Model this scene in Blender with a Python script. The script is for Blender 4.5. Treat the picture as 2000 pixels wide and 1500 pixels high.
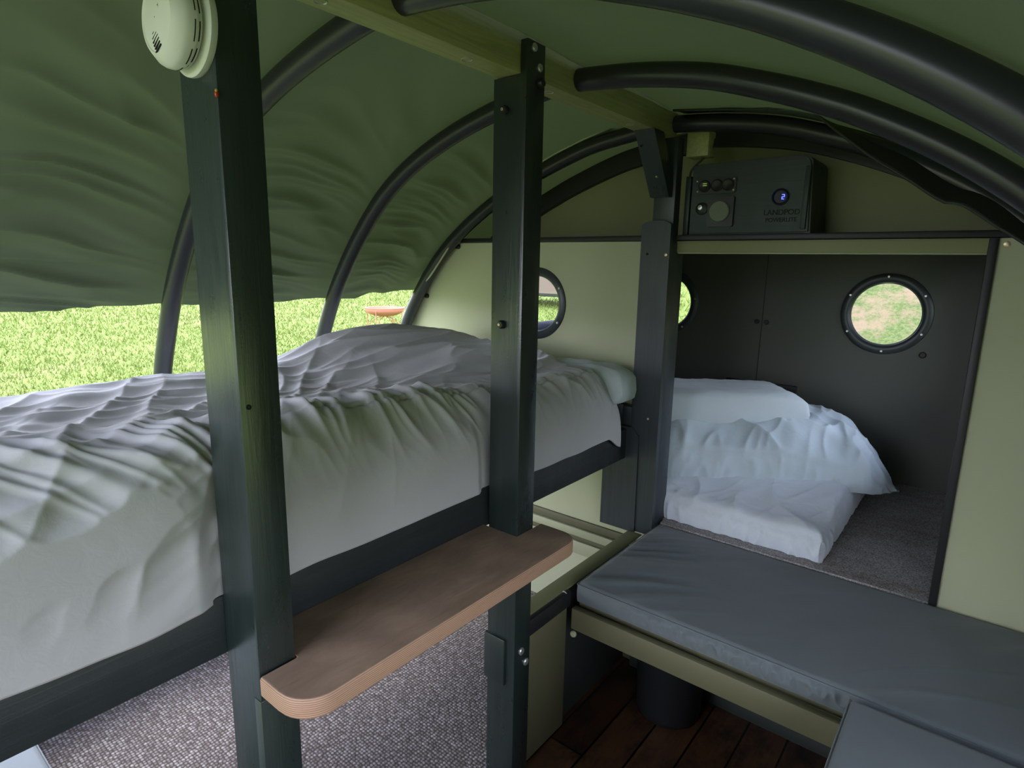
import bpy, bmesh, math, random
import numpy as np
from mathutils import Vector, Matrix

for o in list(bpy.data.objects): bpy.data.objects.remove(o, do_unlink=True)
SC = bpy.context.scene
COL = SC.collection
H = 1.745            # everything is measured from the lens; the boarded floor is H below it

# ------------------------------------------------------------------ camera
cam = bpy.data.cameras.new('camera'); camo = bpy.data.objects.new('camera', cam); COL.objects.link(camo)
cam.sensor_width = 36.0; cam.lens = 1171.005 / 2000 * 36.0; cam.clip_start = 0.02; cam.clip_end = 400
Rm = [[0.77909897, 0.13653937, -0.61185112], [0.62663557, -0.14122092, 0.76641015], [0.01823897, -0.98051703, -0.1955855]]
m = Matrix([[Rm[i][0], -Rm[i][1], -Rm[i][2]] for i in range(3)]).to_4x4()
m.translation = Vector((0, 0, H)); camo.matrix_world = m
SC.camera = camo
# ------------------------------------------------------------------ world and sun
w = bpy.data.worlds.new('sky'); SC.world = w; w.use_nodes = True
nt = w.node_tree; nt.nodes.clear()
out = nt.nodes.new('ShaderNodeOutputWorld'); bg = nt.nodes.new('ShaderNodeBackground')
tc = nt.nodes.new('ShaderNodeTexCoord'); sp = nt.nodes.new('ShaderNodeSeparateXYZ')
cr = nt.nodes.new('ShaderNodeValToRGB')
cr.color_ramp.elements[0].position = 0.0; cr.color_ramp.elements[0].color = (0.86, 0.88, 1.0, 1)
cr.color_ramp.elements[1].position = 0.9; cr.color_ramp.elements[1].color = (0.60, 0.67, 1.0, 1)
nt.links.new(tc.outputs['Generated'], sp.inputs[0]); nt.links.new(sp.outputs['Z'], cr.inputs[0])
nt.links.new(cr.outputs[0], bg.inputs[0]); bg.inputs[1].default_value = 3.0
nt.links.new(bg.outputs[0], out.inputs[0])
sun = bpy.data.lights.new('sun', 'SUN'); suno = bpy.data.objects.new('sun', sun); COL.objects.link(suno)
sun.energy = 1.3; sun.angle = math.radians(25); sun.color = (1.0, 0.95, 0.86)
suno.rotation_euler = Vector((0.60, 0.12, -1.0)).to_track_quat('-Z', 'Y').to_euler()
suno.location = (5, 5, 9)
SC.view_settings.view_transform = 'Standard'; SC.view_settings.look = 'None'
SC.view_settings.gamma = 1.0; SC.view_settings.use_curve_mapping = False
SC.view_settings.exposure = 1.28

# ------------------------------------------------------------------ numpy noise
_rs = np.random.RandomState(7); _P = _rs.permutation(256); _P = np.concatenate([_P, _P])
_G = _rs.randn(256, 3); _G /= np.linalg.norm(_G, axis=1)[:, None]
def noise(x, y, z=0.0):
    x, y, z = np.broadcast_arrays(np.asarray(x, float), np.asarray(y, float), np.asarray(z, float))
    xi, yi, zi = np.floor(x).astype(int), np.floor(y).astype(int), np.floor(z).astype(int)
    xf, yf, zf = x - xi, y - yi, z - zi
    f = lambda t: t * t * t * (t * (t * 6 - 15) + 10)
    u, v, ww = f(xf), f(yf), f(zf); r = 0
    for a in (0, 1):
        for b in (0, 1):
            for c in (0, 1):
                h = _P[(_P[(_P[(xi + a) & 255] + yi + b) & 255] + zi + c) & 255]
                g = _G[h]; d = g[..., 0] * (xf - a) + g[..., 1] * (yf - b) + g[..., 2] * (zf - c)
                r = r + d * (u if a else 1 - u) * (v if b else 1 - v) * (ww if c else 1 - ww)
    return r
def ridged(x, y, z=0.0): return 1 - np.clip(np.abs(noise(x, y, z)) * 2.6, 0, 1)
def sstep(a, b, x):
    t = np.clip((np.asarray(x, float) - a) / (b - a), 0, 1); return t * t * (3 - 2 * t)

# ------------------------------------------------------------------ materials
class NT:
    def __init__(s, name):
        s.m = bpy.data.materials.new(name); s.m.use_nodes = True; s.t = s.m.node_tree
        s.b = s.t.nodes['Principled BSDF']; s.out = s.t.nodes['Material Output']
        s.tc = s.n('ShaderNodeTexCoord')
    def n(s, k, **kw):
        x = s.t.nodes.new(k)
        for a, b in kw.items(): setattr(x, a, b)
        return x
    def l(s, a, b): s.t.links.new(a, b)
    def map(s, scale=(1, 1, 1), rot=(0, 0, 0)):
        mp = s.n('ShaderNodeMapping'); mp.inputs['Scale'].default_value = scale; mp.inputs['Rotation'].default_value = rot
        s.l(s.tc.outputs['Object'], mp.inputs[0]); return mp.outputs[0]
    def noise(s, vec, scale, detail=3, rough=.55, dist=0):
        x = s.n('ShaderNodeTexNoise'); s.l(vec, x.inputs['Vector']); x.inputs['Scale'].default_value = scale
        x.inputs['Detail'].default_value = detail; x.inputs['Roughness'].default_value = rough; x.inputs['Distortion'].default_value = dist
        return x.outputs['Fac']
    def ramp(s, fac, stops):
        r = s.n('ShaderNodeValToRGB'); s.l(fac, r.inputs[0]); e = r.color_ramp.elements
        while len(e) < len(stops): e.new(.5)
        for i, (p, c) in enumerate(stops): e[i].position = p; e[i].color = (*c, 1)
        return r.outputs[0]
    def mix(s, fac, a, b, mode='MIX'):
        x = s.n('ShaderNodeMix', data_type='RGBA', blend_type=mode)
        for i, v in ((0, fac), (6, a), (7, b)):
            if isinstance(v, (int, float)): x.inputs[i].default_value = v
            elif isinstance(v, tuple): x.inputs[i].default_value = (*v, 1)
            else: s.l(v, x.inputs[i])
        return x.outputs[2]
    def bump(s, h, strength, dist=.002, prev=None):
        b = s.n('ShaderNodeBump'); b.inputs['Strength'].default_value = strength; b.inputs['Distance'].default_value = dist
        s.l(h, b.inputs['Height'])
        if prev is not None: s.l(prev, b.inputs['Normal'])
        return b.outputs[0]
    def fin(s, col=None, rough=.5, nrm=None, metal=0, spec=.5, **kw):
        if isinstance(col, tuple): s.b.inputs['Base Color'].default_value = (*col, 1)
        elif col is not None: s.l(col, s.b.inputs['Base Color'])
        if isinstance(rough, (int, float)): s.b.inputs['Roughness'].default_value = rough
        else: s.l(rough, s.b.inputs['Roughness'])
        s.b.inputs['Metallic'].default_value = metal; s.b.inputs['Specular IOR Level'].default_value = spec
        if nrm is not None: s.l(nrm, s.b.inputs['Normal'])
        for k, v in kw.items(): s.b.inputs[k.replace('_', ' ')].default_value = v
        return s.m
def m_paintwood(name, c, axis=2, rough=.42, grain=.5, spec=.5):
    q = NT(name); sc = [34, 34, 34]; sc[axis] = 1.6
    v = q.map(tuple(sc)); g = q.noise(v, 1.6, 4, .6, 1.2); f = q.noise(q.map((180, 180, 180)), 1, 2)
    wear = q.noise(q.map((9, 9, 3)), 1.5, 6, .7)
    col = q.mix(q.ramp(g, [(.3, (0, 0, 0)), (.75, (1, 1, 1))]), tuple(x * .8 for x in c), tuple(x * 1.25 for x in c))
    col = q.mix(q.ramp(wear, [(.73, (0, 0, 0)), (.78, (1, 1, 1))]), col, tuple(min(1, x * 1.8 + .012) for x in c))
    nb = q.bump(g, grain, .0016); nb = q.bump(f, .25, .0006, nb)
    r = q.ramp(wear, [(.3, (rough - .06,) * 3), (.7, (rough + .1,) * 3)])
    return q.fin(col, r, nb, spec=spec)
def m_flat(name, c, rough=.6, bump=.1, scale=220, var=.08, **kw):
    q = NT(name); f = q.noise(q.map((1, 1, 1)), scale, 3); g = q.noise(q.map((1, 1, 1)), 3.0, 4)
    col = q.mix(g, tuple(x * (1 - var) for x in c), tuple(min(1, x * (1 + var)) for x in c))
    return q.fin(col, rough, q.bump(f, bump, .001), **kw)
def m_fabric(name, c, rough=.85, scale=700, bump=.25, sheen=.25, fold=0.0):
    q = NT(name); mp = q.map((1, 1, 1))
    a = q.n('ShaderNodeTexWave', bands_direction='X'); a.inputs['Scale'].default_value = scale; q.l(mp, a.inputs[0])
    b = q.n('ShaderNodeTexWave', bands_direction='Z'); b.inputs['Scale'].default_value = scale; q.l(mp, b.inputs[0])
    wv = q.mix(.5, a.outputs['Color'], b.outputs['Color']); n1 = q.noise(mp, 5, 4)
    col = q.mix(n1, tuple(x * .93 for x in c), tuple(min(1, x * 1.06) for x in c))
    nb = q.bump(wv, bump, .0003)
    if fold: nb = q.bump(q.noise(q.map((1, 1, 1)), 22, 5, .6, .6), fold, .006, nb)
    return q.fin(col, rough, nb, spec=.25, Sheen_Weight=sheen)
M = {}
M['post'] = m_paintwood('dark_green_painted_wood', (.015, .025, .022), rough=.30, spec=.85)
M['rail'] = m_paintwood('charcoal_painted_wood_rail', (.020, .026, .028), axis=1)
M['plate'] = m_paintwood('slate_painted_wood', (.026, .034, .038), grain=.2)
M['beam'] = m_paintwood('olive_painted_wood_beam', (.36, .37, .15), axis=1, rough=.45, grain=.12)
M['cream'] = m_flat('sage_cream_wall_board', (.44, .46, .29), .62, .25, 260, .05)
M['cream_frame'] = m_flat('sage_cream_painted_frame', (.40, .42, .26), .55, .2, 120, .05)
M['olive'] = m_flat('olive_painted_panel', (.23, .24, .115), .6, .2, 200, .06)
M['bench'] = m_flat('dark_olive_painted_bench', (.125, .122, .062), .5, .2, 200, .06)
M['nose_wall'] = m_flat('grey_green_hatch_board', (.080, .083, .067), .6, .25, 260, .05)
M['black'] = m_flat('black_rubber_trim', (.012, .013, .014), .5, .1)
M['blacksatin'] = m_flat('black_satin_plastic', (.018, .02, .02), .35, .05)
M['porthole'] = m_flat('grey_black_porthole_ring', (.035, .042, .046), .38, .05)
M['tube'] = m_flat('black_plastic_tube', (.022, .024, .028), .33, .12, 90, .1)
M['sheet'] = m_fabric('grey_cotton_duvet_cover', (.48, .475, .49), .62, 900, .12, .15, .22)
M['white'] = m_fabric('white_cotton', (.54, .62, .66), .75, 900, .12, .15, .35)
M['towel'] = m_fabric('white_terry_mattress_cover', (.66, .71, .76), .95, 500, .5, .4, .5)
M['pillow'] = m_fabric('white_pillowcase', (.57, .63, .66), .75, 900, .12, .15, .3)
M['cushion'] = m_fabric('slate_grey_cushion_fabric', (.128, .150, .152), .7, 900, .15, .2, .10)
M['steel'] = m_flat('galvanised_bolt', (.62, .63, .60), .35, .1, 100, .1, metal=.8)
M['brass'] = m_flat('brass_screw', (.75, .62, .38), .35, .05, 100, .1, metal=.7)
M['white_plastic'] = m_flat('aged_white_plastic', (.66, .67, .57), .42, .04)
M['dark'] = m_flat('dark_slot', (.008, .008, .006), .8, 0)
M['box'] = m_paintwood('dark_teal_painted_box', (.024, .04, .034), axis=0, rough=.5, grain=.3)
M['disc'] = m_flat('grey_rubber_disc', (.16, .18, .14), .6, .1)
M['rust'] = m_flat('rusty_steel', (.50, .20, .13), .85, .6, 60, .25)
M['carpaint'] = m_flat('silver_car_paint', (.13, .145, .16), .3, 0)
M['tan'] = m_flat('tan_canvas', (.17, .125, .09), .8, .2)
M['navy'] = m_flat('dark_blue_plastic', (.012, .015, .028), .8, .1, spec=.1)
M['red'] = m_flat('red_shell', (.45, .03, .01), .3, 0)
M['yellow'] = m_flat('yellow_spot', (.5, .35, .03), .4, 0)
M['jamb'] = m_flat('grey_aluminium_jamb', (.14, .155, .16), .4, .1, 80, .1)
M['basewood'] = m_flat('dark_teal_skirting_and_recess_shade', (.03, .036, .03), .6, .2)
# canvas: woven, lets a little light through
q = NT('green_tent_canvas'); mp = q.map((1, 1, 1))
a = q.n('ShaderNodeTexWave', bands_direction='Y'); a.inputs['Scale'].default_value = 420; q.l(mp, a.inputs[0])
b = q.n('ShaderNodeTexWave', bands_direction='Z'); b.inputs['Scale'].default_value = 420; q.l(mp, b.inputs[0])
wv = q.mix(.5, a.outputs['Color'], b.outputs['Color']); n1 = q.noise(mp, 2.2, 4, .6)
col = q.mix(n1, (.082, .102, .078), (.112, .134, .100)); nb = q.bump(wv, .3, .0004)
q.fin(col, .8, nb, spec=.2)
tr = q.n('ShaderNodeBsdfTranslucent'); tr.inputs[0].default_value = (.26, .36, .10, 1)
mx = q.n('ShaderNodeMixShader'); mx.inputs[0].default_value = .016
q.l(q.b.outputs[0], mx.inputs[1]); q.l(tr.outputs[0], mx.inputs[2]); q.l(mx.outputs[0], q.out.inputs[0])
M['canvas'] = q.m
# glass
q = NT('window_glass'); tp = q.n('ShaderNodeBsdfTransparent'); gl = q.n('ShaderNodeBsdfGlossy'); gl.inputs['Roughness'].default_value = .02
fr = q.n('ShaderNodeFresnel'); fr.inputs[0].default_value = 1.35; mx = q.n('ShaderNodeMixShader')
q.l(fr.outputs[0], mx.inputs[0]); q.l(tp.outputs[0], mx.inputs[1]); q.l(gl.outputs[0], mx.inputs[2]); q.l(mx.outputs[0], q.out.inputs[0])
tp.inputs[0].default_value = (.93, .96, .95, 1); M['glass'] = q.m
# plywood top and its layered edge
q = NT('worn_plywood_face'); n1 = q.noise(q.map((3, 1.2, 3)), 6, 6, .65, 1.5); n2 = q.noise(q.map((60, 6, 60)), 2, 4, .6, .6)
rg = q.n('ShaderNodeTexWave', wave_type='RINGS'); q.l(q.map((5, 1.2, 5)), rg.inputs[0]); rg.inputs['Scale'].default_value = 1.4; rg.inputs['Distortion'].default_value = 9; rg.inputs['Detail'].default_value = 3
col = q.mix(n1, (.19, .125, .085), (.40, .28, .195)); col = q.mix(.18, col, rg.outputs['Color'], 'MULTIPLY')
col = q.mix(q.ramp(n2, [(.6, (0, 0, 0)), (.8, (.5, .5, .5))]), col, (.10, .065, .045)); q.fin(col, .55, q.bump(n2, .3, .0008)); M['ply'] = q.m
q = NT('plywood_edge_layers'); wv = q.n('ShaderNodeTexWave', bands_direction='Z'); q.l(q.map((1, 1, 1)), wv.inputs[0])
wv.inputs['Scale'].default_value = 68; wv.inputs['Distortion'].default_value = .6; wv.inputs['Detail'].default_value = 2
n1 = q.noise(q.map((6, 6, 60)), 3, 4); col = q.mix(q.ramp(wv.outputs['Fac'], [(.05, (0, 0, 0)), (.35, (1, 1, 1))]), (.22, .125, .08), (.50, .31, .20))
col = q.mix(q.ramp(n1, [(.55, (0, 0, 0)), (.8, (.7, .7, .7))]), col, (.3, .17, .11)); q.fin(col, .6, q.bump(wv.outputs['Fac'], .2, .0006)); M['plyedge'] = q.m
# tweed loop carpet
q = NT('looped_tweed_carpet'); mp = q.map((74, 88, 74)); vo = q.n('ShaderNodeTexVoronoi', feature='F1', distance='EUCLIDEAN'); q.l(mp, vo.inputs['Vector'])
vo.inputs['Scale'].default_value = 1; vo.inputs['Randomness'].default_value = .28
fine = q.noise(q.map((420, 420, 420)), 1, 3); col = q.ramp(vo.outputs['Color'], [(.2, (.27, .24, .215)), (.5, (.46, .43, .40)), (.85, (.62, .59, .56))])
col = q.mix(q.ramp(vo.outputs['Distance'], [(.32, (0, 0, 0)), (.62, (1, 1, 1))]), col, (.045, .037, .032)); col = q.mix(fine, col, (.12, .10, .09))
inv = q.ramp(vo.outputs['Distance'], [(.0, (1, 1, 1)), (.75, (0, 0, 0))]); q.fin(col, .95, q.bump(inv, .9, .006), spec=.1); M['carpet'] = q.m
q = NT('mottled_pile_carpet'); n1 = q.noise(q.map((170, 170, 170)), 1, 4, .85); n2 = q.noise(q.map((3, 7, 3)), 1.4, 5, .65, .4)
col = q.ramp(n1, [(.35, (.12, .115, .115)), (.5, (.50, .48, .47)), (.66, (.95, .92, .90))]); col = q.mix(q.ramp(n2, [(.35, (0, 0, 0)), (.7, (.8, .8, .8))]), col, (.45, .38, .34), 'MULTIPLY')
col = q.mix(q.ramp(n2, [(.3, (.72,) * 3), (.6, (1, 1, 1))]), (.10, .10, .105), col); q.fin(col, .95, q.bump(n1, .8, .003), spec=.1); M['pile'] = q.m
# brown floor boards
q = NT('dark_stained_floor_boards'); br = q.n('ShaderNodeTexBrick'); q.l(q.map((1, 1, 1), (0, 0, math.pi / 2)), br.inputs[0])
br.offset = .37; br.inputs['Scale'].default_value = 1; br.inputs['Brick Width'].default_value = 2.4; br.inputs['Row Height'].default_value = .14; br.inputs['Mortar Size'].default_value = .004
br.inputs['Color1'].default_value = (.3, .3, .3, 1); br.inputs['Color2'].default_value = (.9, .9, .9, 1); br.inputs['Mortar'].default_value = (0, 0, 0, 1)
g = q.noise(q.map((40, 2.2, 1)), 1.5, 5, .6, 1.5); kn = q.noise(q.map((7, 4, 1)), 1.2, 5, .7)
col = q.mix(g, (.045, .020, .010), (.16, .075, .032)); col = q.mix(q.ramp(kn, [(.45, (0, 0, 0)), (.65, (1, 1, 1))]), col, (.02, .011, .008)); col = q.mix(1.0, col, br.outputs['Color'], 'MULTIPLY')
q.fin(col, .42, q.bump(g, .3, .001)); M['boards'] = q.m
# grass
q = NT('meadow_grass'); n1 = q.noise(q.map((1, 1, 1)), .55, 5, .6); n2 = q.noise(q.map((1, 1, 1)), 6, 6, .75); n3 = q.noise(q.map((1, 1, 1)), 38, 5, .8)
col = q.ramp(n3, [(.32, (.085, .14, .03)), (.48, (.20, .25, .055)), (.62, (.29, .34, .10)), (.78, (.44, .48, .22))])
col = q.mix(q.ramp(n2, [(.36, (0, 0, 0)), (.64, (1, 1, 1))]), q.mix(.4, col, (.10, .17, .03)), col)
col = q.mix(q.ramp(n1, [(.58, (0, 0, 0)), (.72, (.35, .35, .35))]), col, (.34, .28, .15))
q.fin(col, .9, q.bump(n3, .6, .03), spec=.15); M['grass'] = q.m
q = NT('thin_bank_turf'); n1 = q.noise(q.map((1, 1, 1)), 2.2, 6, .7); n3 = q.noise(q.map((1, 1, 1)), 26, 6, .8)
col = q.ramp(n3, [(.3, (.04, .075, .02)), (.5, (.10, .13, .04)), (.72, (.21, .215, .10))])
col = q.mix(q.ramp(n1, [(.47, (0, 0, 0)), (.60, (.85, .85, .85))]), col, (.24, .165, .105)); q.fin(col, .95, q.bump(n3, .7, .03), spec=.1); M['bank'] = q.m
q = NT('blue_led_display'); q.fin((.01, .01, .05), .3); q.b.inputs['Emission Color'].default_value = (.05, .08, 1, 1); q.b.inputs['Emission Strength'].default_value = 2.2; M['led'] = q.m
q = NT('green_led_digits'); q.fin((.02, .05, .01), .3); q.b.inputs['Emission Color'].default_value = (.35, .6, .1, 1); q.b.inputs['Emission Strength'].default_value = .25; M['gled'] = q.m

# ------------------------------------------------------------------ mesh helpers
def link(name, mesh, mat, parent=None):
    o = bpy.data.objects.new(name, mesh)
    for mm in (mat if isinstance(mat, (list, tuple)) else [mat]): mesh.materials.append(M[mm])
    COL.objects.link(o)
    if parent is not None: o.parent = parent
    return o
def obj(name, bm, mat, parent=None, smooth=None, bevel=0, seg=2):
    if bevel:
        es = [e for e in bm.edges if len(e.link_faces) == 2 and e.calc_face_angle(0) > .5]
        bmesh.ops.bevel(bm, geom=es, offset=bevel, segments=seg, affect='EDGES', profile=.5, clamp_overlap=True)
    bmesh.ops.recalc_face_normals(bm, faces=bm.faces)
    me = bpy.data.meshes.new(name); bm.to_mesh(me); bm.free()
    if smooth is not None:
        me.polygons.foreach_set('use_smooth', [True] * len(me.polygons))
        me.set_sharp_from_angle(angle=math.radians(smooth))
    return link(name, me, mat, parent)
def bx(bm, x0, x1, y0, y1, z0, z1, rot=None):
    r = bmesh.ops.create_cube(bm, size=1)['verts']
    for v in r: v.co = Vector(((x0 + x1) / 2 + v.co.x * (x1 - x0), (y0 + y1) / 2 + v.co.y * (y1 - y0), (z0 + z1) / 2 + v.co.z * (z1 - z0)))
    return r
def box(name, x0, x1, y0, y1, z0, z1, mat, parent=None, bevel=.003):
    bm = bmesh.new(); bx(bm, x0, x1, y0, y1, z0, z1); return obj(name, bm, mat, parent, 40, bevel)
AX = {'x': Matrix.Rotation(math.pi / 2, 3, 'Y'), 'y': Matrix.Rotation(math.pi / 2, 3, 'X'), 'z': Matrix.Identity(3)}
def lathe(bm, prof, c, axis='z', n=40):
    """prof: (radius, offset along axis); +offset goes to +axis for x,z and to -y for y"""
    rings = []; R = AX[axis]; c = Vector(c)
    for r, h in prof:
        if r < 1e-6: rings.append([bm.verts.new(c + R @ Vector((0, 0, h)))]); continue
        rings.append([bm.verts.new(c + R @ Vector((r * math.cos(2 * math.pi * i / n), r * math.sin(2 * math.pi * i / n), h))) for i in range(n)])
    for a, b in zip(rings, rings[1:]):
        for i in range(n):
            j = (i + 1) % n
            if len(a) == 1 and len(b) > 1: bm.faces.new((a[0], b[i], b[j]))
            elif len(b) == 1 and len(a) > 1: bm.faces.new((a[i], a[j], b[0]))
            elif len(a) > 1: bm.faces.new((a[i], a[j], b[j], b[i]))
def spline(pts, n):
    p = np.array(pts, float); p = np.vstack([2 * p[0] - p[1], p, 2 * p[-1] - p[-2]]); o = []
    for i in range(1, len(p) - 2):
        for t in np.linspace(0, 1, 14, endpoint=False):
            a, b, c, d = p[i - 1:i + 3]
            o.append(.5 * ((2 * b) + (c - a) * t + (2 * a - 5 * b + 4 * c - d) * t * t + (3 * b - a - 3 * c + d) * t ** 3))
    o.append(p[-2]); o = np.array(o); s = np.r_[0, np.cumsum(np.linalg.norm(np.diff(o, axis=0), axis=1))]
    u = np.linspace(0, s[-1], n); return np.array([np.interp(u, s, o[:, k]) for k in range(o.shape[1])]).T
def tube(bm, pts, r, n=14, caps=True):
    pts = [Vector(p) for p in pts]; rings = []; up = None
    for i, p in enumerate(pts):
        t = (pts[min(i + 1, len(pts) - 1)] - pts[max(i - 1, 0)]).normalized()
        if up is None: up = t.orthogonal().normalized()
        up = (up - t * up.dot(t)).normalized(); s = t.cross(up); rr = r[i] if hasattr(r, '__len__') else r
        rings.append([bm.verts.new(p + (up * math.cos(2 * math.pi * k / n) + s * math.sin(2 * math.pi * k / n)) * rr) for k in range(n)])
    for a, b in zip(rings, rings[1:]):
        for k in range(n): bm.faces.new((a[k], a[(k + 1) % n], b[(k + 1) % n], b[k]))
    if caps: bm.faces.new(rings[0]); bm.faces.new(rings[-1])
def grid(name, X, Y, Z, mat, parent=None, smooth=True, thick=0):
    n, k = X.shape; v = np.stack([X, Y, Z], -1).reshape(-1, 3)
    i, j = np.meshgrid(np.arange(n - 1), np.arange(k - 1), indexing='ij'); a = (i * k + j).ravel()
    f = np.stack([a, a + 1, a + k + 1, a + k], -1)
    me = bpy.data.meshes.new(name); me.from_pydata(v.tolist(), [], f.tolist())
    if smooth: me.polygons.foreach_set('use_smooth', [True] * len(me.polygons))
    o = link(name, me, mat, parent)
    if thick:
        md = o.modifiers.new('solid', 'SOLIDIFY'); md.thickness = thick; md.offset = 0
    return o
def plate(name, loops, y0, y1, mat, parent=None, plane='xz', bevel=0):
    """flat board cut to 2D outlines (holes = inner loops), between y0 and y1"""
    cu = bpy.data.curves.new('tmp', 'CURVE'); cu.dimensions = '2D'; cu.fill_mode = 'BOTH'; cu.extrude = abs(y1 - y0) / 2
    for lp in loops:
        s = cu.splines.new('POLY'); s.points.add(len(lp) - 1)
        for k, (a, b) in enumerate(lp): s.points[k].co = (a, b, 0, 1)
        s.use_cyclic_u = True
    t = bpy.data.objects.new('tmp', cu); COL.objects.link(t)
    dg = bpy.context.evaluated_depsgraph_get(); dg.update(); me = bpy.data.meshes.new_from_object(t.evaluated_get(dg))
    bpy.data.objects.remove(t); bpy.data.curves.remove(cu)
    me.materials.clear(); ym = (y0 + y1) / 2
    bm = bmesh.new(); bm.from_mesh(me); bpy.data.meshes.remove(me); bmesh.ops.remove_doubles(bm, verts=bm.verts, dist=1e-5)
    for v in bm.verts:
        a, b, c = v.co
        v.co = Vector((a, ym + c, b)) if plane == 'xz' else (Vector((a, b, ym + c)) if plane == 'xy' else Vector((ym + c, a, b)))
    return obj(name, bm, mat, parent, 30, 0)
def circ(cx, cz, r, n=56): return [(cx + r * math.cos(2 * math.pi * i / n), cz + r * math.sin(2 * math.pi * i / n)) for i in range(n)]
def rrect(x0, x1, z0, z1, r, n=6):
    o = []
    for cx, cz, a in ((x1 - r, z1 - r, 0), (x0 + r, z1 - r, 90), (x0 + r, z0 + r, 180), (x1 - r, z0 + r, 270)):
        for k in range(n + 1): t = math.radians(a + 90 * k / n); o.append((cx + r * math.cos(t), cz + r * math.sin(t)))
    return o
def text(name, s, size, loc, mat, parent, depth=.0008, face='-y', rot=0):
    cu = bpy.data.curves.new('tmp', 'FONT'); cu.body = s; cu.size = size; cu.extrude = depth; cu.align_x = 'CENTER'; cu.align_y = 'CENTER'; cu.offset = size * .012
    t = bpy.data.objects.new('tmp', cu); COL.objects.link(t); dg = bpy.context.evaluated_depsgraph_get(); dg.update()
    me = bpy.data.meshes.new_from_object(t.evaluated_get(dg)); bpy.data.objects.remove(t); bpy.data.curves.remove(cu); me.materials.clear()
    me.transform(Matrix.Rotation(rot, 4, 'Z')); me.transform(Matrix.Translation(loc) @ Matrix.Rotation(math.pi / 2, 4, 'X'))
    me.name = name; return link(name, me, mat, parent)
def tag(o, label=None, cat=None, group=None, kind=None):
    for k, v in (('label', label), ('category', cat), ('group', group), ('kind', kind)):
        if v: o[k] = v
    return o
def thing(name, label, cat, group=None):
    o = bpy.data.objects.new(name, None); COL.objects.link(o); return tag(o, label, cat, group)
def struct(o, label=None): return tag(o, label, None, None, 'structure')

# ------------------------------------------------------------------ hoop profile (tube centre line, x-z)
HL = [(-1.10, .555), (-1.25, .537), (-1.43, .503), (-1.60, .458), (-1.77, .395), (-1.92, .318), (-2.05, .222), (-2.20, .07), (-2.345, -.12), (-2.45, -.31), (-2.52, -.47), (-2.58, -.72), (-2.60, -1.0), (-2.60, -1.35)]
HR = [(-1.09, .553), (-.88, .533), (-.683, .498), (-.522, .448), (-.40, .402), (-.286, .351), (-.13, .264), (.012, .165), (.15, .045), (.28, -.10), (.39, -.28), (.46, -.50), (.49, -.75), (.50, -1.0), (.50, -1.35)]
HC = [(-1.10, .555), (-1.283, .535), (-1.48, .502), (-1.719, .425), (-1.88, .36), (-2.036, .285), (-2.23, .165), (-2.40, .025), (-2.55, -.155), (-2.665, -.33), (-2.75, -.55), (-2.79, -.80), (-2.80, -1.35)]
TR = .0325
hl = spline(HL, 90); hr = spline(HR, 90); hc = spline(HC, 90)
# canvas runs over the outside of the hoops
cv = spline(list(reversed(HL)) + HR[1:], 420)
tan = np.gradient(cv, axis=0); tan /= np.linalg.norm(tan, axis=1)[:, None]; nrm = np.stack([-tan[:, 1], tan[:, 0]], 1)   # outward (up)
cvo = cv + nrm * (TR + .006)
tc_ = np.gradient(hc, axis=0); tc_ /= np.linalg.norm(tc_, axis=1)[:, None]; nc_ = np.stack([tc_[:, 1], -tc_[:, 0]], 1)   # outward
hco = hc + nc_ * (TR + .006)
def widen(z):      # how much wider the end arch is than the hoops at this height (left side)
    a = np.interp(-np.asarray(z), -hco[:, 1], hco[:, 0]); b = np.interp(-np.asarray(z), -cvo[:int(np.argmax(cv[:, 1]))][::-1, 1], cvo[:int(np.argmax(cv[:, 1]))][::-1, 0]); return a - b

# ------------------------------------------------------------------ OUTSIDE: ground
def ground_z(x, y):
    r = np.hypot(x, y); z = -2.38 + .068 * np.clip(r - 2.5, 0, 60)
    bank = sstep(5.2, 13, y) * sstep(-7.5, -3.0, x)
    return z + 3.3 * bank
gx, gy = np.meshgrid(np.linspace(-48, 34, 260), np.linspace(-32, 48, 260), indexing='ij')
gz = ground_z(gx, gy) + .06 * noise(gx * .8, gy * .8) + .02 * noise(gx * 3, gy * 3)
g = grid('ground', gx, gy, gz, 'grass'); struct(g, 'sunlit green meadow sloping up away from the shelter')
# turf bank behind the pod
bx_, by_ = np.meshgrid(np.linspace(-4.0, 12, 150), np.linspace(6.2, 18, 120), indexing='ij')
bz = ground_z(bx_, by_) + .06 * noise(bx_ * .8, by_ * .8) + .02 * noise(bx_ * 3, by_ * 3) + .035 * sstep(0, 1, np.minimum(bx_ + 4, 1)) * 1
bz -= .10 * (1 - sstep(-4, -3, bx_)); bz -= .1 * (1 - sstep(6.2, 7, by_))
struct(grid('ground', bx_, by_, bz, 'bank'), 'patchy turf bank with bare earth behind the hatch windows')
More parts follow.
